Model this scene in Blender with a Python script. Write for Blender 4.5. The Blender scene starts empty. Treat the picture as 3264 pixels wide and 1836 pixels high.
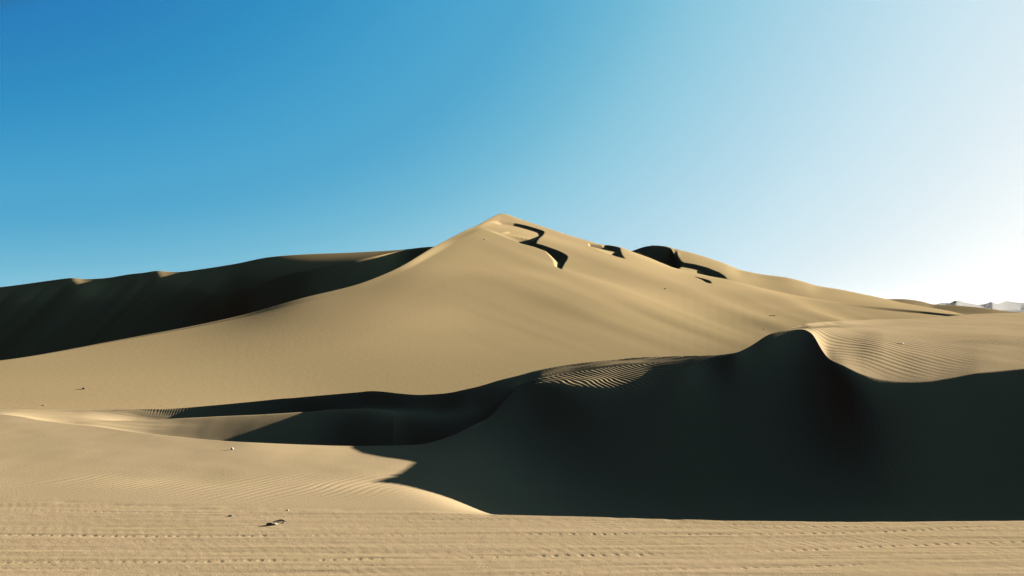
import bpy, bmesh, math, random
import numpy as np

random.seed(7)
scene = bpy.context.scene
COL = scene.collection

# ------------------------------------------------------------------ camera
W, H, F = 3264.0, 1836.0, 2827.0          # photograph's pixels, focal length in pixels
HORIZ = 985.0                             # row of the horizon
PITCH = math.atan((HORIZ - H / 2) / F)
CP, SP = math.cos(PITCH), math.sin(PITCH)
EYE = 2.6                                 # eye height above the wheel tracks (z = -EYE)

cam_data = bpy.data.cameras.new("camera")
cam = bpy.data.objects.new("camera", cam_data)
COL.objects.link(cam)
cam_data.sensor_width = 36.0
cam_data.lens = F / W * 36.0
cam_data.clip_start = 0.1
cam_data.clip_end = 60000.0
cam.location = (0, 0, 0)
cam.rotation_euler = (math.pi / 2 + PITCH, 0, 0)
scene.camera = cam


def ray(px, py):
    """slope of the sight line: X = a*Y, Z = t*Y"""
    u, v = (px - W / 2) / F, (H / 2 - py) / F
    yd = CP - v * SP
    return u / yd, (SP + v * CP) / yd


# ------------------------------------------------------------------ numeric helpers
def pchip(xs, ys, x):
    xs, ys, x = np.asarray(xs, float), np.asarray(ys, float), np.asarray(x, float)
    h = np.diff(xs); d = np.diff(ys) / h
    m = np.zeros_like(xs)
    if len(xs) > 2:
        w1 = 2 * h[1:] + h[:-1]; w2 = h[1:] + 2 * h[:-1]
        ok = d[1:] * d[:-1] > 0
        den = np.where(ok, w1 / np.where(d[:-1] == 0, 1, d[:-1]) + w2 / np.where(d[1:] == 0, 1, d[1:]), 1)
        m[1:-1] = np.where(ok, (w1 + w2) / den, 0)
    m[0], m[-1] = d[0], d[-1]
    xc = np.clip(x, xs[0], xs[-1])
    i = np.clip(np.searchsorted(xs, xc, side="right") - 1, 0, len(xs) - 2)
    t = (xc - xs[i]) / h[i]
    return ((1 + 2 * t) * (1 - t) ** 2 * ys[i] + t * (1 - t) ** 2 * h[i] * m[i]
            + t * t * (3 - 2 * t) * ys[i + 1] + t * t * (t - 1) * h[i] * m[i + 1])


rng = np.random.RandomState(11)
PERM = np.concatenate([rng.permutation(512)] * 3)
GRAD = rng.rand(512) * 2 - 1


def vnoise(x, y, seed=0):
    x = np.asarray(x, float) + seed * 17.31; y = np.asarray(y, float) + seed * 9.77
    xi, yi = np.floor(x).astype(np.int64), np.floor(y).astype(np.int64)
    fx, fy = x - xi, y - yi
    fx = fx * fx * fx * (fx * (fx * 6 - 15) + 10); fy = fy * fy * fy * (fy * (fy * 6 - 15) + 10)

    def g(a, b):
        return GRAD[PERM[PERM[a & 511] + (b & 511)]]
    return ((g(xi, yi) * (1 - fx) + g(xi + 1, yi) * fx) * (1 - fy)
            + (g(xi, yi + 1) * (1 - fx) + g(xi + 1, yi + 1) * fx) * fy)


def fbm(x, y, n=3, seed=0):
    s, a = 0, 1.0
    for k in range(n):
        s = s + a * vnoise(x * 2 ** k, y * 2 ** k, seed + k * 3); a *= 0.5
    return s


def sstep(e0, e1, x):
    t = np.clip((x - e0) / (e1 - e0), 0, 1)
    return t * t * (3 - 2 * t)


def gsmooth(y, x, sig):
    """gaussian smoothing of samples y over positions x (uniform resampling)"""
    if sig <= 0:
        return y
    n = int((x[-1] - x[0]) / (sig / 4.0)) + 2
    xu = np.linspace(x[0], x[-1], n); yu = np.interp(xu, x, y)
    dx = xu[1] - xu[0]; r = int(3 * sig / dx) + 1
    k = np.exp(-0.5 * (np.arange(-r, r + 1) * dx / sig) ** 2); k /= k.sum()
    yp = np.concatenate([np.full(r, yu[0]), yu, np.full(r, yu[-1])])
    return np.interp(x, xu, np.convolve(yp, k, "valid"))


def columns(dense=1.6, lo=-1500, hi=4700, d0=-320, d1=3584, coarse=38):
    px = np.concatenate([np.arange(lo, d0, coarse), np.arange(d0, d1, dense), np.arange(d1, hi + 1, coarse)])
    return (px - W / 2) / F, px


def curve(pts, A, smooth=9.0):
    """pts: (px, py, Y) seen points or (px, ('z', z), Y); gives Y and z for each column A"""
    a_, y_, z_ = [], [], []
    for px, py, Y in pts:
        if isinstance(py, tuple):
            a, _ = ray(px, 1300); z = py[1]
        else:
            a, t = ray(px, py); z = t * Y
        a_.append(a); y_.append(Y); z_.append(z)
    o = np.argsort(a_)
    a_, y_, z_ = np.array(a_)[o], np.array(y_)[o], np.array(z_)[o]
    Y = pchip(a_, y_, A); T = pchip(a_, z_ / y_, A)
    s = smooth / F
    Y = gsmooth(Y, A, s * 3); T = gsmooth(T, A, s)
    return Y, T * Y


def profile(Ys, Zs, crease, counts):
    """cubic profile through the curves of every column. crease: per curve, per column 0 smooth .. 1 sharp"""
    n = len(Ys)
    for i in range(1, n):
        Ys[i] = np.maximum(Ys[i], Ys[i - 1] + 0.04)
    h = [Ys[i + 1] - Ys[i] for i in range(n - 1)]
    d = [(Zs[i + 1] - Zs[i]) / h[i] for i in range(n - 1)]
    mL, mR = [None] * n, [None] * n            # slope on arriving, slope on leaving
    for i in range(n):
        if i == 0:
            mL[i] = mR[i] = d[0]
        elif i == n - 1:
            mL[i] = mR[i] = d[-1]
        else:
            w1 = 2 * h[i] + h[i - 1]; w2 = h[i] + 2 * h[i - 1]
            ok = d[i] * d[i - 1] > 0
            den = np.where(ok, w1 / np.where(d[i - 1] == 0, 1, d[i - 1]) + w2 / np.where(d[i] == 0, 1, d[i]), 1)
            m = np.where(ok, (w1 + w2) / den, 0)
            c = crease[i]
            mL[i] = c * d[i - 1] + (1 - c) * m
            mR[i] = c * d[i] + (1 - c) * m
    rowsY, rowsZ, start = [], [], []
    for i in range(n - 1):
        k = counts[i]
        start.append(len(rowsY))
        for t in np.arange(k) / k:
            rowsY.append(Ys[i] + t * h[i])
            rowsZ.append((1 + 2 * t) * (1 - t) ** 2 * Zs[i] + t * (1 - t) ** 2 * h[i] * mR[i]
                         + t * t * (3 - 2 * t) * Zs[i + 1] + t * t * (t - 1) * h[i] * mL[i + 1])
    start.append(len(rowsY))
    rowsY.append(Ys[-1]); rowsZ.append(Zs[-1])
    return np.array(rowsY), np.array(rowsZ), start


def grid_object(name, X, Y, Z, mat):
    r, c = X.shape
    co = np.empty((r * c, 3), np.float32)
    co[:, 0] = X.ravel(); co[:, 1] = Y.ravel(); co[:, 2] = Z.ravel()
    i = (np.arange(r - 1)[:, None] * c + np.arange(c - 1)[None, :]).ravel()
    q = np.stack([i, i + 1, i + c + 1, i + c], 1).astype(np.int32)
    me = bpy.data.meshes.new(name)
    me.vertices.add(r * c); me.vertices.foreach_set("co", co.ravel())
    me.loops.add(len(q) * 4); me.loops.foreach_set("vertex_index", q.ravel())
    me.polygons.add(len(q))
    me.polygons.foreach_set("loop_start", np.arange(0, len(q) * 4, 4, dtype=np.int32))
    me.polygons.foreach_set("use_smooth", np.ones(len(q), bool))
    me.update(); me.validate()
    me.materials.append(mat)
    ob = bpy.data.objects.new(name, me)
    COL.objects.link(ob)
    return ob


def tag(o, label=None, cat=None, group=None, kind=None):
    if label: o["label"] = label
    if cat: o["category"] = cat
    if group: o["group"] = group
    if kind: o["kind"] = kind
    return o


# ------------------------------------------------------------------ light
SUN_AZ, SUN_EL = math.radians(SUN_AZ_DEG := 56.5), math.radians(SUN_EL_DEG := 13.2)   # azimuth to the right of the view
SUN = np.array([math.sin(SUN_AZ) * math.cos(SUN_EL), math.cos(SUN_AZ) * math.cos(SUN_EL), math.sin(SUN_EL)])
EXPOSURE = 3.0

sd = bpy.data.lights.new("sun", "SUN")
sd.energy = 5.0
sd.angle = math.radians(0.5)
sd.color = (1.0, 0.93, 0.82)
so = bpy.data.objects.new("sun", sd)
COL.objects.link(so)
so.rotation_euler = (math.pi / 2 - SUN_EL, 0, math.pi - SUN_AZ)      # light travels away from the sun
so.location = (60, 30, 60)

world = bpy.data.worlds.new("World")
scene.world = world
world.use_nodes = True
nt = world.node_tree
nt.nodes.clear()


def N(tree, kind, **kw):
    n = tree.nodes.new(kind)
    for k, v in kw.items():
        setattr(n, k, v)
    return n


def ramp(node, stops, interp="LINEAR"):
    cr = node.color_ramp
    cr.interpolation = interp
    while len(cr.elements) > 1:
        cr.elements.remove(cr.elements[0])
    cr.elements[0].position = stops[0][0]; cr.elements[0].color = (*stops[0][1], 1)
    for p, c in stops[1:]:
        e = cr.elements.new(p); e.color = (*c, 1)


def math_node(tree, op, a, b=None):
    n = N(tree, "ShaderNodeMath", operation=op)
    for i, v in enumerate((a, b)):
        if v is None: continue
        if isinstance(v, (int, float)): n.inputs[i].default_value = v
        else: tree.links.new(v, n.inputs[i])
    return n.outputs[0]


def lin(r, g, b):
    return tuple(((c / 255 + 0.055) / 1.055) ** 2.4 if c > 10 else c / 255 / 12.92 for c in (r, g, b))


sky = N(nt, "ShaderNodeTexSky", sky_type="NISHITA")
sky.sun_disc = False
sky.sun_elevation = SUN_EL
sky.sun_rotation = SUN_AZ
sky.altitude = 400
sky.air_density = 1.0; sky.dust_density = 1.2; sky.ozone_density = 1.5
tc = N(nt, "ShaderNodeTexCoord")
nrm = N(nt, "ShaderNodeVectorMath", operation="NORMALIZE")
nt.links.new(tc.outputs["Generated"], nrm.inputs[0])
dot = N(nt, "ShaderNodeVectorMath", operation="DOT_PRODUCT")
nt.links.new(nrm.outputs[0], dot.inputs[0])
dot.inputs[1].default_value = tuple(SUN)
sep = N(nt, "ShaderNodeSeparateXYZ")
nt.links.new(nrm.outputs[0], sep.inputs[0])
# the air brightens towards the sun and towards the horizon
el = math_node(nt, "MAXIMUM", sep.outputs["Z"], 0.0)
dt = dot.outputs["Value"]
hor = math_node(nt, "POWER", math_node(nt, "SUBTRACT", 1.0, el), 4.0)
sky_f = math_node(nt, "ADD", math_node(nt, "MULTIPLY", dt, 0.422), math_node(nt, "MULTIPLY", math_node(nt, "POWER", dt, 3.0), 0.658))
sky_f = math_node(nt, "ADD", sky_f, math_node(nt, "MULTIPLY", hor, math_node(nt, "SUBTRACT", 0.682, math_node(nt, "MULTIPLY", dt, 0.334))))
sky_f = math_node(nt, "SUBTRACT", sky_f, 0.121)
sky_f = math_node(nt, "ADD", sky_f, math_node(nt, "MULTIPLY", math_node(nt, "MINIMUM", dt, 0.0), 2.6))      # unseen sky away from the sun, darkened to keep the shadows dark
fr = N(nt, "ShaderNodeValToRGB")
E = 0.1 * 2 ** EXPOSURE                   # background strength and exposure, so that the ramp reads in display light


def disp(r, g, b):
    return tuple(c for c in lin(r, g, b))


ramp(fr, [
    (0.00, (0.036, 0.031, 0.042)),
    (0.05, (0.024, 0.045, 0.10)),
    (0.105, disp(37, 125, 186)),
    (0.185, disp(46, 141, 193)),
    (0.25, disp(60, 153, 200)),
    (0.31, disp(72, 162, 204)),
    (0.37, disp(80, 166, 205)),
    (0.42, disp(96, 175, 209)),
    (0.47, disp(112, 184, 212)),
    (0.52, disp(132, 194, 218)),
    (0.575, disp(148, 202, 223)),
    (0.63, disp(163, 208, 227)),
    (0.72, disp(184, 218, 233)),
    (0.80, disp(202, 227, 238)),
    (0.87, disp(215, 232, 240)),
    (0.94, disp(230, 240, 244)),
    (1.03 / 1.03, disp(244, 248, 248)),
])
nt.links.new(sky_f, fr.inputs[0])
gain = N(nt, "ShaderNodeVectorMath", operation="SCALE")
nt.links.new(fr.outputs[0], gain.inputs[0])
gain.inputs["Scale"].default_value = 1.0 / E
mixs = N(nt, "ShaderNodeMix", data_type="RGBA")
mixs.inputs["Factor"].default_value = 0.996
nt.links.new(sky.outputs[0], mixs.inputs["A"])
nt.links.new(gain.outputs[0], mixs.inputs["B"])
bg = N(nt, "ShaderNodeBackground")
bg.inputs["Strength"].default_value = 0.1
nt.links.new(mixs.outputs["Result"], bg.inputs["Color"])
wo = N(nt, "ShaderNodeOutputWorld")
nt.links.new(bg.outputs[0], wo.inputs[0])

scene.view_settings.view_transform = "Standard"
scene.view_settings.look = "None"
scene.view_settings.gamma = 1.0
scene.view_settings.use_curve_mapping = False
scene.view_settings.exposure = EXPOSURE


# ------------------------------------------------------------------ materials
def sand_material(name, c1, c2, c3, patch, grain, bump=0.0, bump_scale=60.0, streak=None):
    """sand: two tans in soft patches, darker grains, fine bump"""
    m = bpy.data.materials.new(name)
    m.use_nodes = True
    t = m.node_tree
    t.nodes.clear()
    out = N(t, "ShaderNodeOutputMaterial")
    b = N(t, "ShaderNodeBsdfPrincipled")
    b.inputs["Roughness"].default_value = 0.95
    b.inputs["Specular IOR Level"].default_value = 0.0
    t.links.new(b.outputs[0], out.inputs[0])
    g = N(t, "ShaderNodeNewGeometry")
    mp = N(t, "ShaderNodeMapping")
    if streak: mp.inputs["Scale"].default_value = streak
    t.links.new(g.outputs["Position"], mp.inputs[0])
    n1 = N(t, "ShaderNodeTexNoise"); n1.inputs["Scale"].default_value = patch; n1.inputs["Detail"].default_value = 5
    t.links.new(mp.outputs[0], n1.inputs["Vector"])
    r1 = N(t, "ShaderNodeValToRGB"); ramp(r1, [(0.33, c1), (0.67, c2)])
    t.links.new(n1.outputs[0], r1.inputs[0])
    n2 = N(t, "ShaderNodeTexNoise"); n2.inputs["Scale"].default_value = grain; n2.inputs["Detail"].default_value = 3
    n2.inputs["Roughness"].default_value = 0.8
    t.links.new(g.outputs["Position"], n2.inputs["Vector"])
    r2 = N(t, "ShaderNodeValToRGB"); ramp(r2, [(0.30, (0, 0, 0)), (0.70, (1, 1, 1))])
    t.links.new(n2.outputs[0], r2.inputs[0])
    mx = N(t, "ShaderNodeMix", data_type="RGBA", blend_type="MIX")
    t.links.new(math_node(t, "MULTIPLY", r2.outputs[0], 0.8), mx.inputs["Factor"])
    t.links.new(r1.outputs[0], mx.inputs["A"])
    mx.inputs["B"].default_value = (*c3, 1)
    t.links.new(mx.outputs["Result"], b.inputs["Base Color"])
    if bump > 0:
        n3 = N(t, "ShaderNodeTexNoise"); n3.inputs["Scale"].default_value = bump_scale; n3.inputs["Detail"].default_value = 4
        t.links.new(g.outputs["Position"], n3.inputs["Vector"])
        bp = N(t, "ShaderNodeBump"); bp.inputs["Strength"].default_value = 1.0
        bp.inputs["Distance"].default_value = bump
        t.links.new(n3.outputs[0], bp.inputs["Height"])
        t.links.new(bp.outputs[0], b.inputs["Normal"])
    return m


TAN = (0.46, 0.335, 0.165)
M_TRACK = sand_material("track_sand", (0.198, 0.148, 0.091), (0.183, 0.139, 0.079), (0.157, 0.115, 0.067), 0.7, 160, 0.003, 45, (0.5, 1.6, 1))
M_NEAR = sand_material("rippled_sand", (0.191, 0.145, 0.088), (0.179, 0.137, 0.078), (0.155, 0.115, 0.067), 0.35, 90, 0.003, 30)
M_BIG = sand_material("dune_sand", (0.194, 0.142, 0.078), (0.175, 0.136, 0.070), (0.155, 0.114, 0.060), 0.035, 7.0, 0.006, 3.0, (0.5, 1, 1))
M_LEFT = sand_material("shaded_dune_sand", (0.215, 0.157, 0.080), (0.205, 0.150, 0.076), (0.185, 0.134, 0.068), 0.03, 4.0, 0.02, 2.0)  # same sand, base colour raised to lighten this dune's shaded face
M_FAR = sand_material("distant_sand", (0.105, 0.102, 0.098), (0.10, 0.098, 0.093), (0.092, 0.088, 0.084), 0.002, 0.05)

# ------------------------------------------------------------------ near terrain: wheel tracks, hollow, rippled dune
A, PX = columns()
xs_const = [(-1500, ("z", -EYE), 1.0), (4700, ("z", -EYE), 1.0)]
T0 = curve(xs_const, A)
Tv = curve([(-1500, ("z", -EYE), 7.6), (4700, ("z", -EYE), 7.6)], A)
T1 = curve([(-1500, 1572, 12.6), (0, 1595, 12.05), (500, 1613, 11.7), (1000, 1628, 11.38), (1510, 1640, 11.2), (1800, 1646, 11.1),
            (2164, 1657, 10.93), (2400, 1662, 10.85), (2700, 1663, 10.83), (3264, 1660, 10.85), (4700, 1650, 11.0)], A)
T1 = (EYE * T1[0] / -T1[1], np.full_like(A, -EYE))
FL = curve([(-1500, ("z", -2.62), 14.5), (0, ("z", -2.62), 14.5), (1000, ("z", -2.62), 13.6), (1290, ("z", -2.62), 13.4), (1400, ("z", -2.66), 13.5),
            (1510, ("z", -2.88), 13.6), (1650, ("z", -3.25), 13.8), (1800, ("z", -3.35), 14.0), (2200, ("z", -3.35), 13.9), (2600, ("z", -3.3), 13.2),
            (2800, ("z", -3.3), 13.2), (3000, ("z", -3.35), 13.7), (3264, ("z", -3.4), 14.0), (4700, ("z", -3.2), 13.0)], A)
B = curve([(-1500, 1290, 25), (0, 1322, 21.8), (151, 1342, 20.6), (303, 1359, 19.7), (454, 1380, 18.6), (656, 1400, 17.7),
           (807, 1410, 17.3), (1009, 1418, 17.5), (1161, 1423, 17.6), (1300, 1420, 17.6), (1352, 1416, 17.6), (1402, 1403, 17.9),
           (1453, 1383, 18.2), (1503, 1358, 18.6), (1554, 1333, 19.1), (1604, 1282, 19.9), (1645, 1241, 20.4), (1705, 1222, 20.0),
           (1781, 1220, 19.2), (1857, 1229, 18.5), (1957, 1235, 18.0), (2058, 1222, 17.8), (2159, 1180, 18.0), (2260, 1144, 18.2),
           (2346, 1127, 17.8), (2386, 1109, 18.1), (2457, 1066, 18.5), (2502, 1055, 18.7), (2558, 1050, 18.8), (2588, 1064, 18.6),
           (2618, 1113, 17.5), (2637, 1139, 17.0), (2693, 1169, 16.3), (2749, 1195, 16.0), (2824, 1214, 15.9), (2899, 1219, 15.9),
           (2973, 1214, 16.0), (3048, 1202, 16.2), (3123, 1190, 16.4), (3264, 1178, 16.8), (3700, 1140, 17.6), (4700, 1090, 18)], A, 6)
G = [(1705, 1213, 20.8), (1781, 1198, 20.6), (1857, 1183, 20.6), (1957, 1168, 20.6), (2058, 1160, 20.4), (2159, 1150, 19.9),
     (2260, 1137, 18.9), (2346, 1126, 18.1), (2386, 1108, 18.4), (2457, 1065, 18.8), (2502, 1053.5, 19.1), (2558, 1047, 19.5),
     (2600, 1046, 20.3), (2700, 1045, 21.8), (2900, 1043, 24.3), (3264, 1037, 27), (4700, 1020, 32)]
R1 = curve([(-1500, 1312, 33), (0, 1316, 30), (242, 1344, 29.5), (353, 1341, 30), (505, 1336, 30.5), (707, 1327, 31), (858, 1321, 31.3),
            (989, 1312, 31.6), (1060, 1305, 31.7), (1180, 1303, 31.0), (1300, 1325, 29.5), (1402, 1335, 27.8), (1503, 1325, 26.0), (1600, 1268, 24.4),
            (1655, 1231, 22.2)] + G, A, 8)
H1 = curve([(-1500, ("z", -3.2), 29), (0, ("z", -3.09), 26), (250, ("z", -3.8), 25), (500, ("z", -5.1), 26.3), (800, ("z", -5.6), 26.6),
            (1000, ("z", -5.8), 26.5), (1300, ("z", -5.3), 24.5), (1500, ("z", -3.9), 22.2), (1600, ("z", -2.52), 22.0),
            (1655, ("z", -1.92), 21.0), (4700, ("z", 0), 28)], A, 7)
FF = curve([(-1500, 1310, 35), (0, 1306, 33), (300, 1306, 33), (500, 1304, 33.4), (700, 1290, 34), (900, 1271, 34.2), (1150, 1249, 33.3),
            (1180, 1246, 33), (1276, 1254, 32), (1342, 1259, 31.2), (1402, 1256, 30.4), (1503, 1237, 29.0), (1604, 1209, 28.4),
            (1655, 1196, 28.2), (1705, 1182, 28.0), (1781, 1167, 27.6), (1857, 1157, 27.0), (1957, 1146, 26.0), (2058, 1138, 24.6),
            (2159, 1135, 23), (2260, 1133, 21.0), (2346, 1125, 18.9), (2386, 1107, 18.8), (2457, 1064, 19.2), (2502, 1052, 19.7),
            (2547, 1036, 20.9), (2599, 1029, 22.2), (2674, 1023, 25), (2823, 1018, 30), (2980, 1011, 33), (3081, 1003, 36), (3264, 996, 40),
            (4700, 985, 52)], A, 6)
H2 = curve([(-1500, ("z", -3.9), 34), (0, ("z", -3.64), 31.6), (250, ("z", -3.77), 31.4), (500, ("z", -4.3), 32.3), (700, ("z", -4.6), 32.7),
            (900, ("z", -4.6), 33.2), (1060, ("z", -4.0), 32.6), (1180, ("z", -3.6), 32.0), (1300, ("z", -3.45), 30.6), (1402, ("z", -3.35), 29.0), (1500, ("z", -3.0), 27.3),
            (1600, ("z", -2.36), 26.6), (1655, ("z", -2.08), 25.0), (4700, ("z", 0), 40)], A, 7)
k = sstep(1645, 1730, PX)
k2 = sstep(2640, 2820, PX)
H1 = tuple((1 - k) * H1[i] + k * (B[i] + (R1[i] - B[i]) * (0.5 + k2 * c)) for i, c in ((0, -0.06), (1, 0.20)))
H2 = tuple((1 - k) * H2[i] + k * (0.5 * FF[i] + 0.5 * R1[i]) for i in (0, 1))
H2 = (H2[0], H2[1] - k * 0.03)
D1 = (FF[0] + 3.0, FF[1] - 1.3 + 0.9 * sstep(2600, 3000, PX))
D2 = (FF[0] + 10.0, FF[1] - 5.0 + 3.2 * sstep(2600, 3000, PX))
one, zero = np.ones_like(A), np.zeros_like(A)
soft_b = 1 - sstep(1690, 1770, PX) * (1 - sstep(2180, 2260, PX)) - 0.6 * sstep(2625, 2665, PX) * (1 - 0.7 * sstep(2900, 3100, PX))      # brink: rounded where the ripples fade
crB = np.clip(soft_b, 0, 1)
crR1 = np.where(PX < 0, 0.7, 0.7 * (1 - sstep(1000, 1180, PX))) + 0.55 * sstep(1700, 1800, PX)
crF = 1 - sstep(2620, 2800, PX) * 0.6
crT1 = 0.25 + 0.75 * sstep(1280, 1480, PX)
Yn, Zn, st = profile([T0[0], Tv[0], T1[0], FL[0], B[0], H1[0], R1[0], H2[0], FF[0], D1[0], D2[0]],
                     [T0[1], Tv[1], T1[1], FL[1], B[1], H1[1], R1[1], H2[1], FF[1], D1[1], D2[1]],
                     [one, zero, crT1, zero, crB, zero, crR1, zero, crF, zero, one],
                     [14, 300, 60, 110, 70, 70, 70, 60, 14, 10])


def relax(Yr, Zr, rows_, sig, AA):
    """lets detail of a crest fade with distance from it: rows are smoothed sideways by sig (photo pixels)"""
    for r_, sg in zip(rows_, sig):
        if sg > 2:
            Zr[r_] = gsmooth(Zr[r_], AA, sg / F); Yr[r_] = gsmooth(Yr[r_], AA, sg / F)


nf = st[4] - st[2]
fr_ = np.linspace(1, 0, nf, endpoint=False)
relax(Yn, Zn, range(st[2] + 1, st[4]), 150 * np.minimum(1, fr_[1:] * 2.0) ** 0.8 * (1 - 0.8 * np.clip((fr_[1:] - 0.62) / 0.3, 0, 1)), A)
Xn = A[None, :] * Yn
row = np.arange(Yn.shape[0])[:, None]
PYn = HORIZ - Zn / Yn * F                 # row in the photograph, used for regional ripple strength
PXn = np.broadcast_to(PX, Yn.shape)


# wheel tracks: real grooves, lug pits and smear ridges in the sand
def track_relief(X, Y):
    z = np.zeros_like(X)
    ripw = vnoise(X * 1.3, Y * 4.0, 5)
    z += 0.0034 * fbm(X * 0.3, Y * 5.5, 4, 2) + 0.0008 * fbm(X * 0.7, Y * 17, 3, 8)
    z += 0.0010 * fbm(X * 9, Y * 9, 3, 21)
    K = 0.125
    lanes = [  # path in the photo, lug spacing (m), pit depth, half width, rut depth
        ([(-1500, 1588), (0, 1623), (540, 1639), (1100, 1651), (1500, 1657), (1800, 1660), (2164, 1668), (2700, 1680), (4700, 1690)], 0.118, 0.018, 0.030, 0.004),
        ([(-1500, 1702), (0, 1705), (600, 1708), (1100, 1708), (1400, 1705), (1900, 1703), (2300, 1704), (2700, 1698), (3264, 1674), (4700, 1640)], 0.122, 0.026, 0.036, 0.012),
        ([(-1500, 1798), (0, 1793), (500, 1791), (1100, 1783), (1600, 1776), (2000, 1768), (2300, 1763), (2600, 1752), (2900, 1738), (3264, 1727), (4700, 1705)], 0.128, 0.028, 0.042, 0.012),
        ([(-1500, 1752), (0, 1748), (800, 1752), (1600, 1742), (2300, 1735), (2700, 1722), (3264, 1716), (4700, 1705)], 0.15, 0.008, 0.022, 0.006),
        ([(-1500, 1850), (1100, 1846), (1700, 1828), (2200, 1814), (2700, 1800), (3264, 1776), (4700, 1745)], 0.125, 0.018, 0.034, 0.010),
        ([(-1500, 1845), (500, 1836), (1600, 1815), (2300, 1790), (3264, 1752), (4700, 1730)], 0.16, 0.007, 0.03, 0.008),
        ([(-1500, 1724), (0, 1726), (900, 1722), (1600, 1718), (2300, 1716), (3264, 1700), (4700, 1690)], 0.105, 0.010, 0.018, 0.004),
        ([(-1500, 1765), (0, 1768), (900, 1764), (1600, 1757), (2300, 1748), (3264, 1737), (4700, 1725)], 0.11, 0.012, 0.020, 0.005),
        ([(-1500, 1672), (0, 1668), (900, 1676), (1600, 1682), (2300, 1686), (3264, 1668), (4700, 1660)], 0.10, 0.008, 0.018, 0.003),
        ([(-1500, 1815), (0, 1812), (900, 1808), (1600, 1799), (2300, 1780), (3264, 1760), (4700, 1745)], 0.115, 0.012, 0.020, 0.005),
    ]
    for j, (path, lug, dep, wid, rut) in enumerate(lanes):
        dep *= K; rut *= K
        xs, ys = [], []
        for px, py in path:
            a, t = ray(px, py)
            y = -EYE / t; xs.append(a * y); ys.append(y)
        yc = pchip(xs, ys, X[0] * 0 + 0) if False else None
        yc = pchip(xs, ys, X) + 0.025 * vnoise(X * 0.8, X * 0 + j * 7.3, 31)
        v = Y - yc
        on = np.clip(0.8 + 0.9 * vnoise(X * 0.75, X * 0 + j * 3.1, 40) + 0.5 * vnoise(X * 2.6, X * 0 + j * 5.7, 41), 0.15, 1.35)
        idx = np.floor(X / lug)
        jit = GRAD[(idx.astype(np.int64) * 7 + j * 131) & 511]; jit2 = GRAD[(idx.astype(np.int64) * 13 + j * 57) & 511]
        u = (X / lug - idx - 0.5) * lug - jit * 0.026
        vv = v - jit2 * 0.012 + u * 0.25
        pit = np.exp(-(np.abs(u) / (0.026 + 0.007 * jit2)) ** 3 - (np.abs(vv) / (wid * 0.75)) ** 2.4)
        rim = np.exp(-((u - 0.045) / 0.022) ** 2 - (vv / (wid * 1.2)) ** 2)
        z += on * (-dep * (1 + 0.4 * jit) * pit + dep * 0.22 * rim)
        z += -rut * np.exp(-(v / 0.05) ** 2) + rut * 0.8 * np.exp(-((v - 0.11) / 0.04) ** 2) + rut * 0.6 * np.exp(-((v + 0.10) / 0.045) ** 2)
        # tread bars slanting away from the lug row
        bars = np.sin((X * 1.0 + v * 0.55) * 2 * math.pi / lug + 2.5 * vnoise(X * 1.1, Y * 2, 50 + j))
        z += dep * 0.16 * on * bars * np.exp(-((v - 0.24) / 0.16) ** 2) * np.clip(0.6 + 1.2 * vnoise(X * 0.7, Y * 3, 60 + j), 0, 1.3)
    return z


wt = 1 - sstep(-0.12, 0.5, Yn - T1[0][None, :])          # fades at the edge of the tracks
nv = st[3] + 1                                              # rows that can hold tracks
disp_n = np.zeros_like(Zn)
disp_n[:nv] += wt[:nv] * track_relief(Xn[:nv], Yn[:nv])
# crumbly, slightly wavy edge of the track shoulder
e = np.exp(-((Yn - T1[0][None, :]) / 0.10) ** 2)
disp_n += e * (0.004 * vnoise(Xn * 6, Xn * 0 + 2, 71) + 0.004 * vnoise(Xn * 1.1, Xn * 0 + 3, 72))


def ripple(X, Y, lam, ang, warp=1.0, seed=0):
    """wind ripples: warped, branching, with a steep lee side"""
    c, s = math.cos(ang), math.sin(ang)
    p, q = X * c + Y * s, -X * s + Y * c
    ph = p / lam + warp * (0.9 * vnoise(p / (lam * 9), q / (lam * 16), 80 + seed) + 0.42 * vnoise(p / (lam * 3.5), q / (lam * 6), 83 + seed))
    ph = 2 * math.pi * ph
    amp = np.clip(0.85 + 0.5 * vnoise(p / (lam * 5), q / (lam * 9), 86 + seed), 0.25, 1.3)
    return lam * amp * (np.sin(ph) + 0.36 * np.sin(2 * ph) + 0.14 * np.sin(3 * ph))


def ripple_field(X, Y, cyc, seed, warp=1.0, lam=0.2):
    """ripples from a field of cycles, so that their trend can turn with the ground"""
    w = 0.75 * vnoise(X / (lam * 7), Y / (lam * 13), 120 + seed) + 0.33 * vnoise(X / (lam * 2.6), Y / (lam * 5), 123 + seed) + 1.6 * vnoise(X / 3.1, Y / 4.3, 126 + seed)
    ph = 2 * math.pi * (cyc + warp * w)
    amp = np.clip(0.9 + 0.55 * vnoise(X / (lam * 4.5), Y / (lam * 8), 129 + seed), 0.3, 1.35)
    return lam * amp * (np.sin(ph) + 0.36 * np.sin(2 * ph) + 0.14 * np.sin(3 * ph))


# rippled back of the near dune, right
mR = sstep(2480, 2600, PXn) * (row > st[4] - 40)
bd = Yn - B[0][None, :]
below = sstep(-0.1, 0.9, bd)
fadeY = 1 - 0.78 * sstep(19.3, 23.5, Yn) - 0.2 * sstep(26, 34, Yn)
turn = 1.0 * np.exp(-np.clip(bd, -0.6, 12) / 2.6) * sstep(2600, 2760, PXn)
disp_n += mR * below * fadeY * 0.020 * ripple_field(Xn, Yn, 4.0 * Xn + 1.0 * Yn - 4.8 * turn, 0, 1.0, 0.24)
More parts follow.
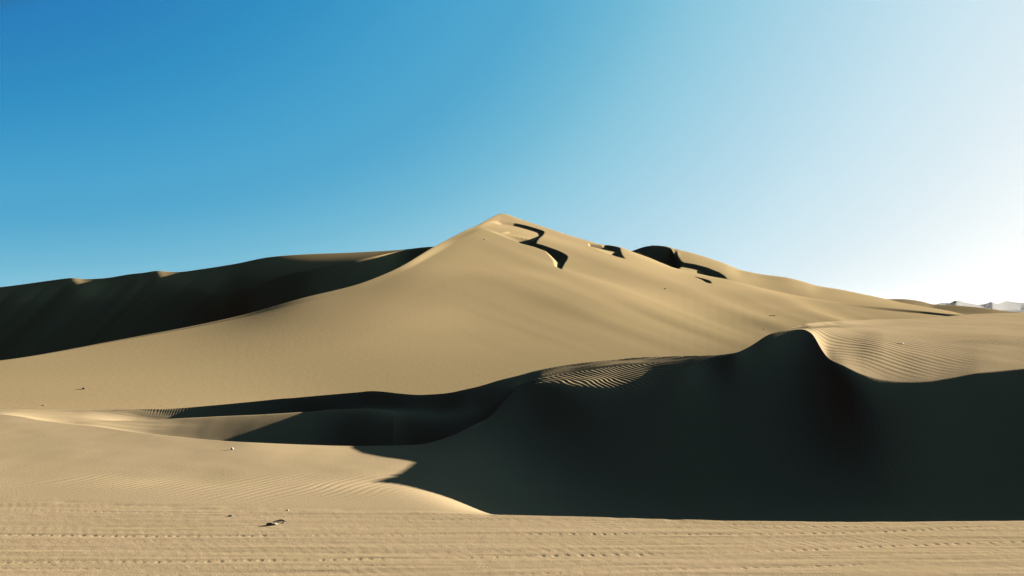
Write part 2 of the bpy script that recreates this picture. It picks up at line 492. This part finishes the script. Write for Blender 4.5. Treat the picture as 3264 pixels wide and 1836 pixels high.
# finer ones on its far shoulder
mS2 = sstep(2440, 2520, PXn) * (1 - sstep(2640, 2760, PXn)) * (row > st[6]) * (row < st[8] + 6)
disp_n += mS2 * 0.030 * ripple_field(Xn, Yn, 7.5 * Xn + 2.2 * Yn, 5, 0.8, 0.12)
# rippled strips on the middle ridge
mM = sstep(1600, 1740, PXn) * (1 - sstep(2200, 2360, PXn)) * (row > st[4] - 30) * sstep(-0.4, 0.2, Yn - B[0][None, :])
disp_n += mM * (0.036 + 0.014 * (row < st[6] + 8)) * ripple(Xn, Yn, 0.105, math.radians(12), 0.9, 4)
# small ripples on the crest of the hollow's far rim
mL = (1 - sstep(1000, 1200, PXn)) * sstep(st[7] + 30, st[7] + 58, row) * (row < st[8] + 8) * sstep(300, 600, PXn)
disp_n += mL * 0.022 * ripple(Xn, Yn, 0.10, 0.1, 0.8, 7)
# faint ripples on the lit slope left of the shadow
mS = (row >= st[2]) * (row < st[4]) * (1 - sstep(1050, 1500, PXn)) * sstep(0.1, 0.9, Yn - T1[0][None, :]) * (1 - sstep(13.0, 15.5, Yn))
mS = mS * np.clip(0.55 + 0.9 * vnoise(Xn * 0.5, Yn * 0.8, 90), 0.1, 1.2)
disp_n += mS * 0.032 * ripple(Xn, Yn, 0.15, math.radians(-24), 1.1, 11)
# old wheel marks on the flat at the far left
mF = (1 - sstep(420, 700, PXn)) * sstep(0.0, 1.5, Yn - B[0][None, :]) * (row < st[8])
disp_n += mF * 0.02 * fbm(Xn * 0.25 + Yn * 0.1, Yn * 2.2 - Xn * 0.35, 3, 95)
disp_n += 0.012 * fbm(Xn * 0.5, Yn * 0.5, 3, 97) * sstep(0.0, 2.5, Yn - T1[0][None, :])
Zn = Zn + disp_n

o = grid_object("track", Xn[:st[2] + 1], Yn[:st[2] + 1], Zn[:st[2] + 1], M_TRACK)
tag(o, "pale sand track with rows of tyre tread marks across the foreground", "track", kind="structure")
o = grid_object("near_dune", Xn[st[2]:], Yn[st[2]:], Zn[st[2]:], M_NEAR)
tag(o, "low rippled dune with black shaded face behind the tyre tracks", "dune", kind="structure")

# ------------------------------------------------------------------ the great dune
A2, PX2 = columns(dense=2.4)
M0 = curve([(-1500, ("z", -4.6), 38), (0, ("z", -4.42), 39.5), (500, ("z", -4.5), 40), (1000, ("z", -4.6), 40), (1180, ("z", -4.5), 40), (1500, ("z", -4.3), 40),
            (1800, ("z", -4.0), 41), (2300, ("z", -3.4), 43), (2600, ("z", -2.2), 48), (3081, ("z", -1.1), 60), (4700, ("z", -1.2), 80)], A2)
RIDGE = [(-1500, 1250, 48), (-600, 1200, 52), (0, 1149, 58), (380, 1083, 70), (760, 1007, 84), (963, 950, 92), (1140, 906, 102), (1267, 855, 118), (1381, 788, 147),
         (1495, 729, 185), (1519, 719, 194), (1558, 697.5, 212), (1588, 683, 226), (1598, 680.5, 229), (1608, 681.5, 229.5), (1654, 697, 226), (1733, 723, 219), (1812, 749, 212), (1880, 769, 207),
         (1915, 779, 204), (1954, 783, 202), (1977, 788, 201), (2010, 800, 199), (2066, 820, 195), (2104, 836, 192), (2122, 843, 190), (2141, 851, 188), (2206, 867, 182),
         (2262, 880, 176), (2318, 890, 170), (2420, 915, 160), (2560, 945, 142), (2749, 972, 120), (2926, 990, 98), (3081, 1004, 80), (4700, 1010, 110)]
Rg = curve(RIDGE, A2, 2)
Qs = [(2010, 801, 226), (2048, 793, 225), (2066, 787.5, 224.5), (2077, 782, 224), (2122, 785, 222), (2148, 792, 221.5), (2215, 809, 219), (2308, 839, 213), (2360, 860, 209),
      (2395, 868, 206), (2427, 874, 204), (2510, 885, 197), (2562, 898, 191), (2607, 911, 187), (2674, 922, 180), (2749, 937, 170), (2824, 953, 158),
      (2872, 964, 147), (2926, 974, 134), (2980, 983, 120), (3034, 993, 106), (3081, 1003.5, 92), (4700, 1010, 130)]
Q = curve([(-1500, ("z", -16), 80), (0, ("z", -16), 95), (1140, ("z", -14), 170), (1599, ("z", 0), 262), (1900, ("z", 5), 250), (1985, 812, 236)] + Qs, A2, 2)
Es = [(2010, 802, 225), (2077, 783.5, 223.3), (2122, 787, 221.3), (2140, 793, 220.5), (2149, 808, 217), (2152, 822, 213), (2158, 831, 208.5), (2178, 836, 206), (2215, 842, 203),
      (2253, 852, 198), (2290, 867, 190), (2306, 878, 181), (2318, 889.3, 171), (2350, 892, 171.5), (2420, 903, 168), (2560, 931, 155), (2749, 961, 133), (2926, 984.5, 109), (3081, 1003.8, 86), (4700, 1010, 120)]
Em = curve([(-1500, ("z", -13), 76), (0, ("z", -13), 90), (1140, ("z", -11), 160), (1599, ("z", 3), 255), (1900, ("z", 6), 244), (1985, 815, 231)] + Es, A2, 2)
inV = 1 - sstep(2138, 2164, PX2)
Em = tuple(inV * Em[i] + (1 - inV) * (0.4 * Rg[i] + 0.6 * Q[i]) for i in (0, 1))
Vy = 0.5 * Rg[0] + 0.5 * Em[0]
Vz_on = 0.5 * Rg[1] + 0.5 * Em[1]
wV = np.interp(PX2, [1960, 2010, 2122, 2144, 2164], [0.5, 7.0, 7.0, 4.5, 0])
Vz = np.minimum(Rg[1], Em[1]) * inV + Vz_on * (1 - inV) - wV * 1.0
Vy = inV * (0.62 * Rg[0] + 0.38 * Em[0]) + (1 - inV) * Vy
Vz = gsmooth(Vz, A2, 4 / F)
BKy, BKz = Q[0] + 30, Q[1] - 18

rows = 640
s = np.linspace(0, 1, rows) ** 0.82
pw = np.interp(PX2, [-1500, 300, 1000, 1600, 2400, 3000], [1.0, 1.05, 1.3, 1.35, 1.2, 1.0])
Yf = M0[0] + s[:, None] * (Rg[0] - M0[0])
Zf = M0[1] + (s[:, None] ** pw) * (Rg[1] - M0[1])
zero2, one2 = np.zeros_like(A2), np.ones_like(A2)
crW = inV * 1.0
relax(Yf, Zf, range(rows - 1), 150 * np.minimum(1, (1 - s[:-1]) * 2.2) ** 0.7, A2)
Yb, Zb, sb = profile([Rg[0], Vy, Em[0], Q[0], BKy], [Rg[1], Vz, Em[1], Q[1], BKz],
                     [one2, zero2, np.clip(inV, 0, 1), 1 - 0.3 * sstep(2200, 2400, PX2), one2], [46, 90, 60, 8])
# front skirt dips below the near dune
Ys0 = M0[0] - 9.0; Zs0 = M0[1] - 2.2
Y2 = np.concatenate([Ys0[None], (M0[0] - 3.5)[None], Yf[:-1], Yb]); Z2 = np.concatenate([Zs0[None], (M0[1] - 0.35)[None], Zf[:-1], Zb])
X2 = A2[None, :] * Y2
Y2b, Z2b = Y2.copy(), Z2.copy()
P2x = np.broadcast_to(PX2, Y2.shape)
P2y = HORIZ - Z2 / Y2 * F
front = np.zeros_like(Y2); front[2:2 + rows] = 1.0

# broad folds running down the sunlit face, and soft swells
u_ = (P2y - 0.36 * P2x)
amp = sstep(1350, 1900, P2x) * sstep(0.05, 0.35, (Y2 - M0[0]) / (Rg[0] - M0[0])) * (1 - sstep(0.75, 1.0, (Y2 - M0[0]) / (Rg[0] - M0[0])))
fold = vnoise(u_ / 62.0, P2x / 900.0, 3) + 0.4 * vnoise(u_ / 27.0, P2x / 500.0, 6)
Z2 = Z2 + front * amp * 0.16 * fold * (1 - 0.6 * sstep(2500, 3000, P2x))
swell = vnoise(X2 / 26.0, Y2 / 34.0, 9)
Z2 = Z2 + front * 0.35 * swell * sstep(0.05, 0.4, s.repeat(1)[np.clip(np.arange(Y2.shape[0]) - 2, 0, rows - 1)][:, None]) * (1 - sstep(0.9, 1.0, (Y2 - M0[0]) / (Rg[0] - M0[0])))


def main_point(px, py, r0=2, r1=None):
    """point of the sunlit face (or of the rows r0..r1 behind its ridge) seen at a pixel, before relief"""
    r1 = r1 or 2 + rows
    c = np.argmin(np.abs(PX2 - px))
    col = HORIZ - Z2b[r0:r1, c] / Y2b[r0:r1, c] * F
    y = np.interp(-py, -np.minimum.accumulate(col), Y2b[r0:r1, c])
    a, _ = ray(px, py)
    return a * y, y


def poly_dist(X, Y, pts, val=None):
    """distance to a polyline, and a value carried along its points"""
    best = np.full(X.shape, 1e9); vb = np.zeros(X.shape)
    val = val or [0] * len(pts)
    for i, ((x0, y0), (x1, y1)) in enumerate(zip(pts[:-1], pts[1:])):
        dx, dy = x1 - x0, y1 - y0
        t = np.clip(((X - x0) * dx + (Y - y0) * dy) / (dx * dx + dy * dy + 1e-9), 0, 1)
        d = np.hypot(X - x0 - t * dx, Y - y0 - t * dy)
        n = d < best
        best = np.where(n, d, best); vb = np.where(n, val[i] * (1 - t) + val[i + 1] * t, vb)
    return best, vb


def inside(X, Y, poly):
    r = np.zeros(X.shape, bool)
    n = len(poly)
    for i in range(n):
        x0, y0 = poly[i]; x1, y1 = poly[(i + 1) % n]
        c = ((y0 > Y) != (y1 > Y)) & (X < (x1 - x0) * (Y - y0) / (y1 - y0 + 1e-12) + x0)
        r ^= c
    return r


def slip_pit(Z, crest, lip, slope_c, slope_l, dmax, r0=2, r1=None):
    """a slip face falling from the crest line to a floor that climbs back to the lip"""
    px = [p[0] for p in crest + lip]
    cs = np.where((PX2 > min(px) - 40) & (PX2 < max(px) + 40))[0]
    r1 = r1 or 2 + rows
    sl = (slice(r0, r1), slice(cs[0], cs[-1] + 1))
    C = [main_point(*p, r0, r1) for p in crest]; L = [main_point(*p, r0, r1) for p in lip]
    Xs, Ys = X2[sl], Y2[sl]
    ins = inside(Xs, Ys, C + L[::-1])
    if not isinstance(slope_l, list):
        slope_l = [slope_l] * len(L)
    if not isinstance(slope_c, list):
        slope_c = [slope_c] * len(C)
    dc, sc_ = poly_dist(Xs, Ys, C, slope_c)
    dl, sl_ = poly_dist(Xs, Ys, L, slope_l)
    d = np.minimum(np.minimum(dc * sc_, dl * sl_), dmax)
    d = np.where(ins, d, 0)
    for _ in range(2):
        p = np.pad(d, 1, mode="edge")
        d = (4 * d + p[:-2, 1:-1] + p[2:, 1:-1] + p[1:-1, :-2] + p[1:-1, 2:]) / 8
    Z[sl] = Z[sl] - d


S1c = [(1519, 720), (1560, 704), (1584, 701), (1609, 704), (1640, 708), (1671, 715), (1702, 724), (1725, 731), (1734, 735), (1734.5, 739), (1728, 750), (1717, 764), (1710, 775), (1709, 780),
       (1725, 784), (1748, 792), (1779.5, 803), (1800, 812), (1809, 818), (1808, 825), (1798, 837), (1793.5, 846), (1790, 854)]
S1l = [(1519, 721), (1560, 737), (1585, 747), (1602, 754), (1630, 766), (1663, 780), (1706, 791), (1740, 803), (1762, 825), (1770, 846), (1790, 856)]
slip_pit(Z2, S1c, S1l, [0.03, 0.10, 0.5, 0.8] + [0.8] * (len(S1c) - 4), [0.03, 0.10, 0.60, 1.3, 1.3, 1.2, 1.2, 0.8, 0.6, 1.0, 1.2], 5.2)
slip_pit(Z2, [(1880, 776), (1915, 781), (1928, 780), (1954.5, 784), (1977, 789), (1979, 800), (1982.5, 813), (1992, 828)],
         [(1880, 787), (1908, 800), (1936, 812), (1964, 822), (1992, 829)], 0.55, [0.1, 0.3, 1.2, 1.5, 1.5], 2.4)
slip_pit(Z2, [(2214, 886), (2224.6, 888.5), (2243, 893), (2262, 899), (2268.4, 905.5), (2265.6, 909)],
         [(2214, 887), (2234, 896), (2252.6, 907), (2264, 910)], 0.55, 1.0, 0.9)
slip_pit(Z2, [(2142, 832), (2160, 834), (2178, 836), (2215, 842), (2253, 852), (2290, 867), (2308, 878), (2318, 889.5)],
         [(2142, 853), (2206, 868.5), (2262, 881.5), (2318, 890.5)], 0.62, [0.10, 0.35, 1.6, 2.0], 3.2, 2 + rows, 2 + rows + 196)
o = grid_object("great_dune", X2, Y2, Z2, M_BIG)
tag(o, "tall pointed sunlit dune with winding black slip faces near its peak", "dune", kind="structure")

# ------------------------------------------------------------------ the shaded dune behind, left
A3, PX3 = columns(dense=3.2, hi=1600, d1=1500)
L2 = curve([(-1500, 1010, 340), (-500, 950, 322), (0, 915, 300), (110, 901, 297), (190, 890, 294), (235, 885, 293), (262, 890, 292), (330, 887, 290), (420, 873, 287), (470, 868, 286), (500, 862, 285),
            (530, 866, 284), (565, 867, 283), (640, 858, 281), (760, 839, 277), (860, 819, 273), (963, 811, 269), (1140, 804, 254), (1270, 797, 240), (1385, 786, 229), (1440, 790, 226), (1600, 880, 222)], A3, 13)
L1p = [(720, 934, 238), (800, 915, 228), (900, 880, 222), (1000, 858, 218), (1100, 836, 220), (1200, 816, 225), (1290, 799, 233), (1400, 792, 224), (1480, 830, 220), (1600, 900, 216)]
L1 = curve([(-1500, ("z", -14), 310), (0, ("z", 1.9), 273), (300, ("z", 4.2), 265), (560, ("z", 5.9), 256)] + L1p, A3, 6)
L0 = (L1[0] - 28, L1[1] - 18.5)
LB = (L2[0] + 40, L2[1] - 22)
zero3, one3 = np.zeros_like(A3), np.ones_like(A3)
Y3, Z3, s3 = profile([L0[0], L1[0], L2[0], LB[0]], [L0[1], L1[1], L2[1], LB[1]], [one3, 0.8 * sstep(780, 900, PX3), one3, one3], [170, 120, 8])
X3 = A3[None, :] * Y3
P3x = np.broadcast_to(PX3, Y3.shape); P3y = HORIZ - Z3 / Y3 * F
# gullies raking down the left of the face
gul = vnoise((P3x + 1.05 * P3y) / 78.0, P3y / 700.0, 14) + 0.5 * vnoise((P3x + 1.05 * P3y) / 36.0, P3y / 500.0, 15)
rowi = np.arange(Y3.shape[0])[:, None]
Z3 = Z3 + (rowi < s3[2]) * 1.0 * gul * (1 - sstep(560, 760, P3x)) * sstep(0, 115, s3[2] - rowi + 0 * P3x)
o = grid_object("shaded_dune", X3, Y3, Z3, M_LEFT)
tag(o, "long dark dune in shade behind the left ridge of the tall dune", "dune", kind="structure")

# ------------------------------------------------------------------ low dune beyond the right shoulder
A4, PX4 = columns(dense=4, lo=2500, hi=4700, d0=2640, d1=3500)
P2c = curve([(2500, 985, 330), (2700, 962, 325), (2800, 955, 322), (2823, 953.5, 320), (2872, 953, 318), (2908, 956, 315), (2935, 960.5, 312), (2980, 970.5, 305), (3052, 974, 298), (3106, 978.5, 292),
             (3160, 984.5, 286), (3223, 993.5, 280), (3300, 997, 275), (4700, 1003, 260)], A4, 4)
P1c = (P2c[0] - 22, P2c[1] - 3.2 - 0 * A4)
P0c = (P2c[0] - 150, np.minimum(P2c[1] - 5.0, -0.0068 * (P2c[0] - 150)) - 2.5)
PBc = (P2c[0] + 60, P2c[1] - 14)
Y4, Z4, s4 = profile([P0c[0], P1c[0], P2c[0], PBc[0]], [P0c[1], P1c[1], P2c[1], PBc[1]], [np.ones_like(A4), 0.2 + 0 * A4, np.ones_like(A4), np.ones_like(A4)], [60, 60, 8])
o = grid_object("low_dune", A4[None] * Y4, Y4, Z4, M_BIG)
tag(o, "low grey brown dune ridge beyond the right shoulder of the tall dune", "dune", kind="structure")


# ------------------------------------------------------------------ hazy dunes on the horizon
def far_dune(pts, Yd, label, base=-15.0):
    pts = sorted(pts)
    Ac, Pc = columns(dense=2.0, lo=pts[0][0], hi=pts[-1][0], d0=pts[0][0] + 1, d1=pts[-1][0] - 1, coarse=20)
    cr = curve([(px, py, Yd + dy) for px, py, dy in pts], Ac, 3.5)
    lo = (cr[0] - (cr[1] - base) * 2.6 - 60, np.full_like(Ac, base))
    bk = (cr[0] + (cr[1] - base) * 3.0 + 60, np.full_like(Ac, base))
    one_ = np.ones_like(Ac)
    Yq, Zq, _ = profile([lo[0], cr[0], bk[0]], [lo[1], cr[1], bk[1]], [one_, one_, one_], [40, 10])
    Xq = Ac[None] * Yq
    Zq = Zq + np.sin(np.linspace(0, math.pi, Yq.shape[0]))[:, None] * 7 * fbm(Xq / 420, Yq / 420, 3, 5)
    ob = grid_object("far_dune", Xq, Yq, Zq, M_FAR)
    return tag(ob, label, "dune", kind="structure")


far_dune([(2950, 984, 0), (2985, 970, 0), (3003, 965.6, 100), (3020, 965, 250), (3027, 967, 350), (3041, 958.7, -500), (3056, 958.9, -200), (3081, 965, 300), (3110, 971, 700), (3150, 983, 900)],
         9500, "pale hazy peaked dune on the horizon, left one of the two")
far_dune([(3080, 984, 0), (3110, 972, 100), (3140, 968.6, 500), (3158, 961, -350), (3178, 967.5, 100), (3200, 962, 800), (3209, 959.5, 1000), (3232, 962, 1100), (3264, 966, 1300), (3400, 962, 300), (3600, 970, 0), (4200, 985, 0)],
         11500, "pale hazy twin peaked dune on the horizon, at the right edge")

# ------------------------------------------------------------------ small things lying on the sand
def surface_point(Xg, Yg, Zg, px, py):
    a, t = ray(px, py)
    e2 = (Xg / Yg - a) ** 2 + (Zg / Yg - t) ** 2
    j = np.argmin(e2 + (e2 > 4e-6) * 1.0)
    return float(Xg.ravel()[j]), float(Yg.ravel()[j]), float(Zg.ravel()[j])


def plain_material(name, c1, c2, scale, rough=0.85):
    m = bpy.data.materials.new(name); m.use_nodes = True
    t = m.node_tree; b = t.nodes["Principled BSDF"]
    b.inputs["Roughness"].default_value = rough
    g = N(t, "ShaderNodeTexCoord")
    n = N(t, "ShaderNodeTexNoise"); n.inputs["Scale"].default_value = scale; n.inputs["Detail"].default_value = 6
    t.links.new(g.outputs["Object"], n.inputs["Vector"])
    r = N(t, "ShaderNodeValToRGB"); ramp(r, [(0.35, c1), (0.65, c2)])
    t.links.new(n.outputs[0], r.inputs[0]); t.links.new(r.outputs[0], b.inputs["Base Color"])
    bp = N(t, "ShaderNodeBump"); bp.inputs["Distance"].default_value = 0.004
    t.links.new(n.outputs[0], bp.inputs["Height"]); t.links.new(bp.outputs[0], b.inputs["Normal"])
    return m


M_WHITE = plain_material("white_stone", (0.34, 0.32, 0.28), (0.24, 0.22, 0.18), 30)
M_DARK = plain_material("dark_stone", (0.02, 0.016, 0.012), (0.04, 0.03, 0.02), 30)
M_WOOD = plain_material("weathered_wood", (0.16, 0.12, 0.07), (0.05, 0.035, 0.02), 22)
M_PALE = plain_material("bleached_wood", (0.20, 0.16, 0.10), (0.12, 0.09, 0.05), 25)


def lump_bm(sx, sy, sz, seed, rough=0.22, sub=3):
    bm = bmesh.new()
    bmesh.ops.create_icosphere(bm, subdivisions=sub, radius=1.0)
    for v in bm.verts:
        c = v.co
        k = 1 + rough * float(fbm(c.x * 1.3 + seed, c.y * 1.3 + c.z * 0.9, 3, seed)) + 0.10 * float(vnoise(c.z * 2.2, c.x * 2.0 + seed, seed + 5))
        v.co = (c.x * k * sx, c.y * k * sy, max(c.z, -0.55) * k * sz)
    return bm


def stick_bm(pts, radii, n=7):
    """a bent, tapering branch through the points"""
    from mathutils import Vector
    bm = bmesh.new(); rings = []
    P = [Vector(p) for p in pts]
    for i, p in enumerate(P):
        d = (P[min(i + 1, len(P) - 1)] - P[max(i - 1, 0)]).normalized()
        u = d.cross(Vector((0, 0, 1))).normalized(); w = u.cross(d)
        rings.append([bm.verts.new(p + radii[i] * (1 + 0.25 * math.sin(3 * q + i)) * (u * math.cos(2 * math.pi * q / n) + w * math.sin(2 * math.pi * q / n))) for q in range(n)])
    for r0, r1 in zip(rings[:-1], rings[1:]):
        for q in range(n):
            bm.faces.new((r0[q], r0[(q + 1) % n], r1[(q + 1) % n], r1[q]))
    bm.faces.new(rings[0][::-1]); bm.faces.new(rings[-1])
    return bm


def put(name, bm, mat, loc, rz, label, cat, group=None, parent=None, sink=0.0):
    me_ = bpy.data.meshes.new(name); bm.to_mesh(me_); bm.free()
    for p in me_.polygons: p.use_smooth = True
    me_.materials.append(mat)
    ob = bpy.data.objects.new(name, me_); COL.objects.link(ob)
    ob.location = (loc[0], loc[1], loc[2] - sink); ob.rotation_euler = (0, 0, rz)
    if parent: ob.parent = parent
    return tag(ob, label, cat, group)


def near_at(px, py): return surface_point(Xn[:st[4] + 280], Yn[:st[4] + 280], Zn[:st[4] + 280], px, py)
def big_at(px, py): return surface_point(X2[2:2 + rows], Y2[2:2 + rows], Z2[2:2 + rows], px, py)


put("stone", lump_bm(0.024, 0.022, 0.028, 3), M_WHITE, near_at(741, 1433), 0.3, "white stone alone on the smooth sand slope near its far edge", "stone", sink=-0.012)
put("stone", lump_bm(0.028, 0.024, 0.016, 5), M_DARK, near_at(736, 1645), 0.2, "dark brown pebble in the dotted tyre row left of the driftwood", "pebble")
put("stone", lump_bm(0.018, 0.015, 0.012, 8), M_WHITE, near_at(917, 1627), 0.7, "tiny white pebble on the track edge above the driftwood", "pebble")
put("stone", lump_bm(0.020, 0.016, 0.016, 9), M_WHITE, near_at(1768, 1649), 0.1, "small white pebble on the track edge against the black shade", "pebble")
put("stone", lump_bm(0.016, 0.014, 0.012, 12), M_WHITE, near_at(905, 1667), 0.4, "small white pebble at the right end of the twig", "pebble")
d = put("driftwood", lump_bm(0.060, 0.032, 0.022, 15, 0.35), M_PALE, near_at(863, 1674), 0.35, "short stub of bleached driftwood with dark broken end on the track", "driftwood", sink=-0.010)
put("broken_end", lump_bm(0.018, 0.020, 0.019, 17, 0.3), M_DARK, (0.046, -0.012, -0.002), 0.0, None, None, parent=d)
put("twig", stick_bm([(-0.075, -0.02, 0.006), (-0.04, 0.0, 0.012), (0.0, 0.012, 0.016), (0.035, 0.030, 0.022), (0.06, 0.024, 0.012), (0.085, 0.01, 0.005)], [0.004, 0.006, 0.008, 0.013, 0.009, 0.004]), M_WOOD,
    near_at(888, 1664), 0.15, "thin crooked dark twig lying right of the driftwood stub", "twig")
put("twig", stick_bm([(-0.10, -0.02, 0.008), (-0.03, 0.0, 0.016), (0.04, 0.015, 0.012), (0.085, 0.02, 0.014)], [0.004, 0.006, 0.008, 0.009]), M_PALE,
    near_at(2870, 1096), 0.2, "short pale stick lying across the sand ripples of the near dune", "twig")
put("stone", lump_bm(0.10, 0.08, 0.055, 21, 0.3), M_DARK, big_at(267, 1240), 0.3, "lone black rock low on the sunlit face at far left", "rock", sink=-0.02)
put("stone", lump_bm(0.22, 0.16, 0.10, 23, 0.3), M_WHITE, big_at(1546, 764), 0.3, "white rock high on the sunlit face below the peak", "rock")
put("stone", lump_bm(0.07, 0.05, 0.03, 26, 0.3), M_WOOD, big_at(138, 1293), 0.3, "reddish brown rock at the foot of the tall dune, far left", "rock")
put("stone", lump_bm(0.10, 0.08, 0.045, 28, 0.3), M_DARK, big_at(2436, 1049), 0.3, "small dark rock just above the near dune's black peak", "rock")
put("twig", stick_bm([(-0.4, 0.0, 0.01), (-0.1, 0.05, 0.05), (0.2, 0.0, 0.045), (0.4, -0.1, 0.01)], [0.015, 0.028, 0.03, 0.015]), M_WOOD,
    big_at(2461, 1007), -0.3, "dark branch on the pale sand above the near dune's peak", "branch")
put("stone", lump_bm(0.20, 0.14, 0.08, 33, 0.3), M_DARK, big_at(2120, 921), 0.2, "dark rock on the smooth sand below the long black crescent", "rock")

# ------------------------------------------------------------------ ground out to the horizon
me = bpy.data.meshes.new("ground")
bm = bmesh.new()
ring = []
R = 30000
vs = [bm.verts.new((x, y, -15.5)) for x, y in ((-R, -R), (R, -R), (R, R), (-R, R))]
bm.faces.new(vs)
bmesh.ops.subdivide_edges(bm, edges=bm.edges[:], cuts=24, use_grid_fill=True)
bm.to_mesh(me); bm.free()
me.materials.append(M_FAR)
o = bpy.data.objects.new("ground", me); COL.objects.link(o)
tag(o, "flat desert floor between the dunes out to the horizon", "ground", kind="structure")

# ------------------------------------------------------------------ haze
HAZE = True
if HAZE:
    me = bpy.data.meshes.new("haze")
    bm = bmesh.new()
    bmesh.ops.create_cube(bm, size=1.0)
    x0, x1, y0, y1, z0, z1 = -9000, 12000, -600, 14500, -16.5, 165
    for v in bm.verts:
        v.co = (x0 + (v.co.x + 0.5) * (x1 - x0), y0 + (v.co.y + 0.5) * (y1 - y0), z0 + (v.co.z + 0.5) * (z1 - z0))
    bm.to_mesh(me); bm.free()
    hm = bpy.data.materials.new("haze")
    hm.use_nodes = True
    hm.node_tree.nodes.clear()
    pv = N(hm.node_tree, "ShaderNodeVolumePrincipled")
    pv.inputs["Color"].default_value = (0.93, 0.96, 1.0, 1)
    pv.inputs["Density"].default_value = 0.0000018
    pv.inputs["Anisotropy"].default_value = 0.6
    ho = N(hm.node_tree, "ShaderNodeOutputMaterial")
    hm.node_tree.links.new(pv.outputs[0], ho.inputs["Volume"])
    me.materials.append(hm)
    o = bpy.data.objects.new("haze", me); COL.objects.link(o)
    tag(o, "thin pale haze over the far desert", "haze", kind="stuff")

scene.render.engine = "CYCLES"
scene.cycles.use_denoising = True
scene.cycles.sample_clamp_indirect = 2.0
scene.cycles.max_bounces = 4
scene.cycles.diffuse_bounces = 0
scene.cycles.volume_bounces = 0
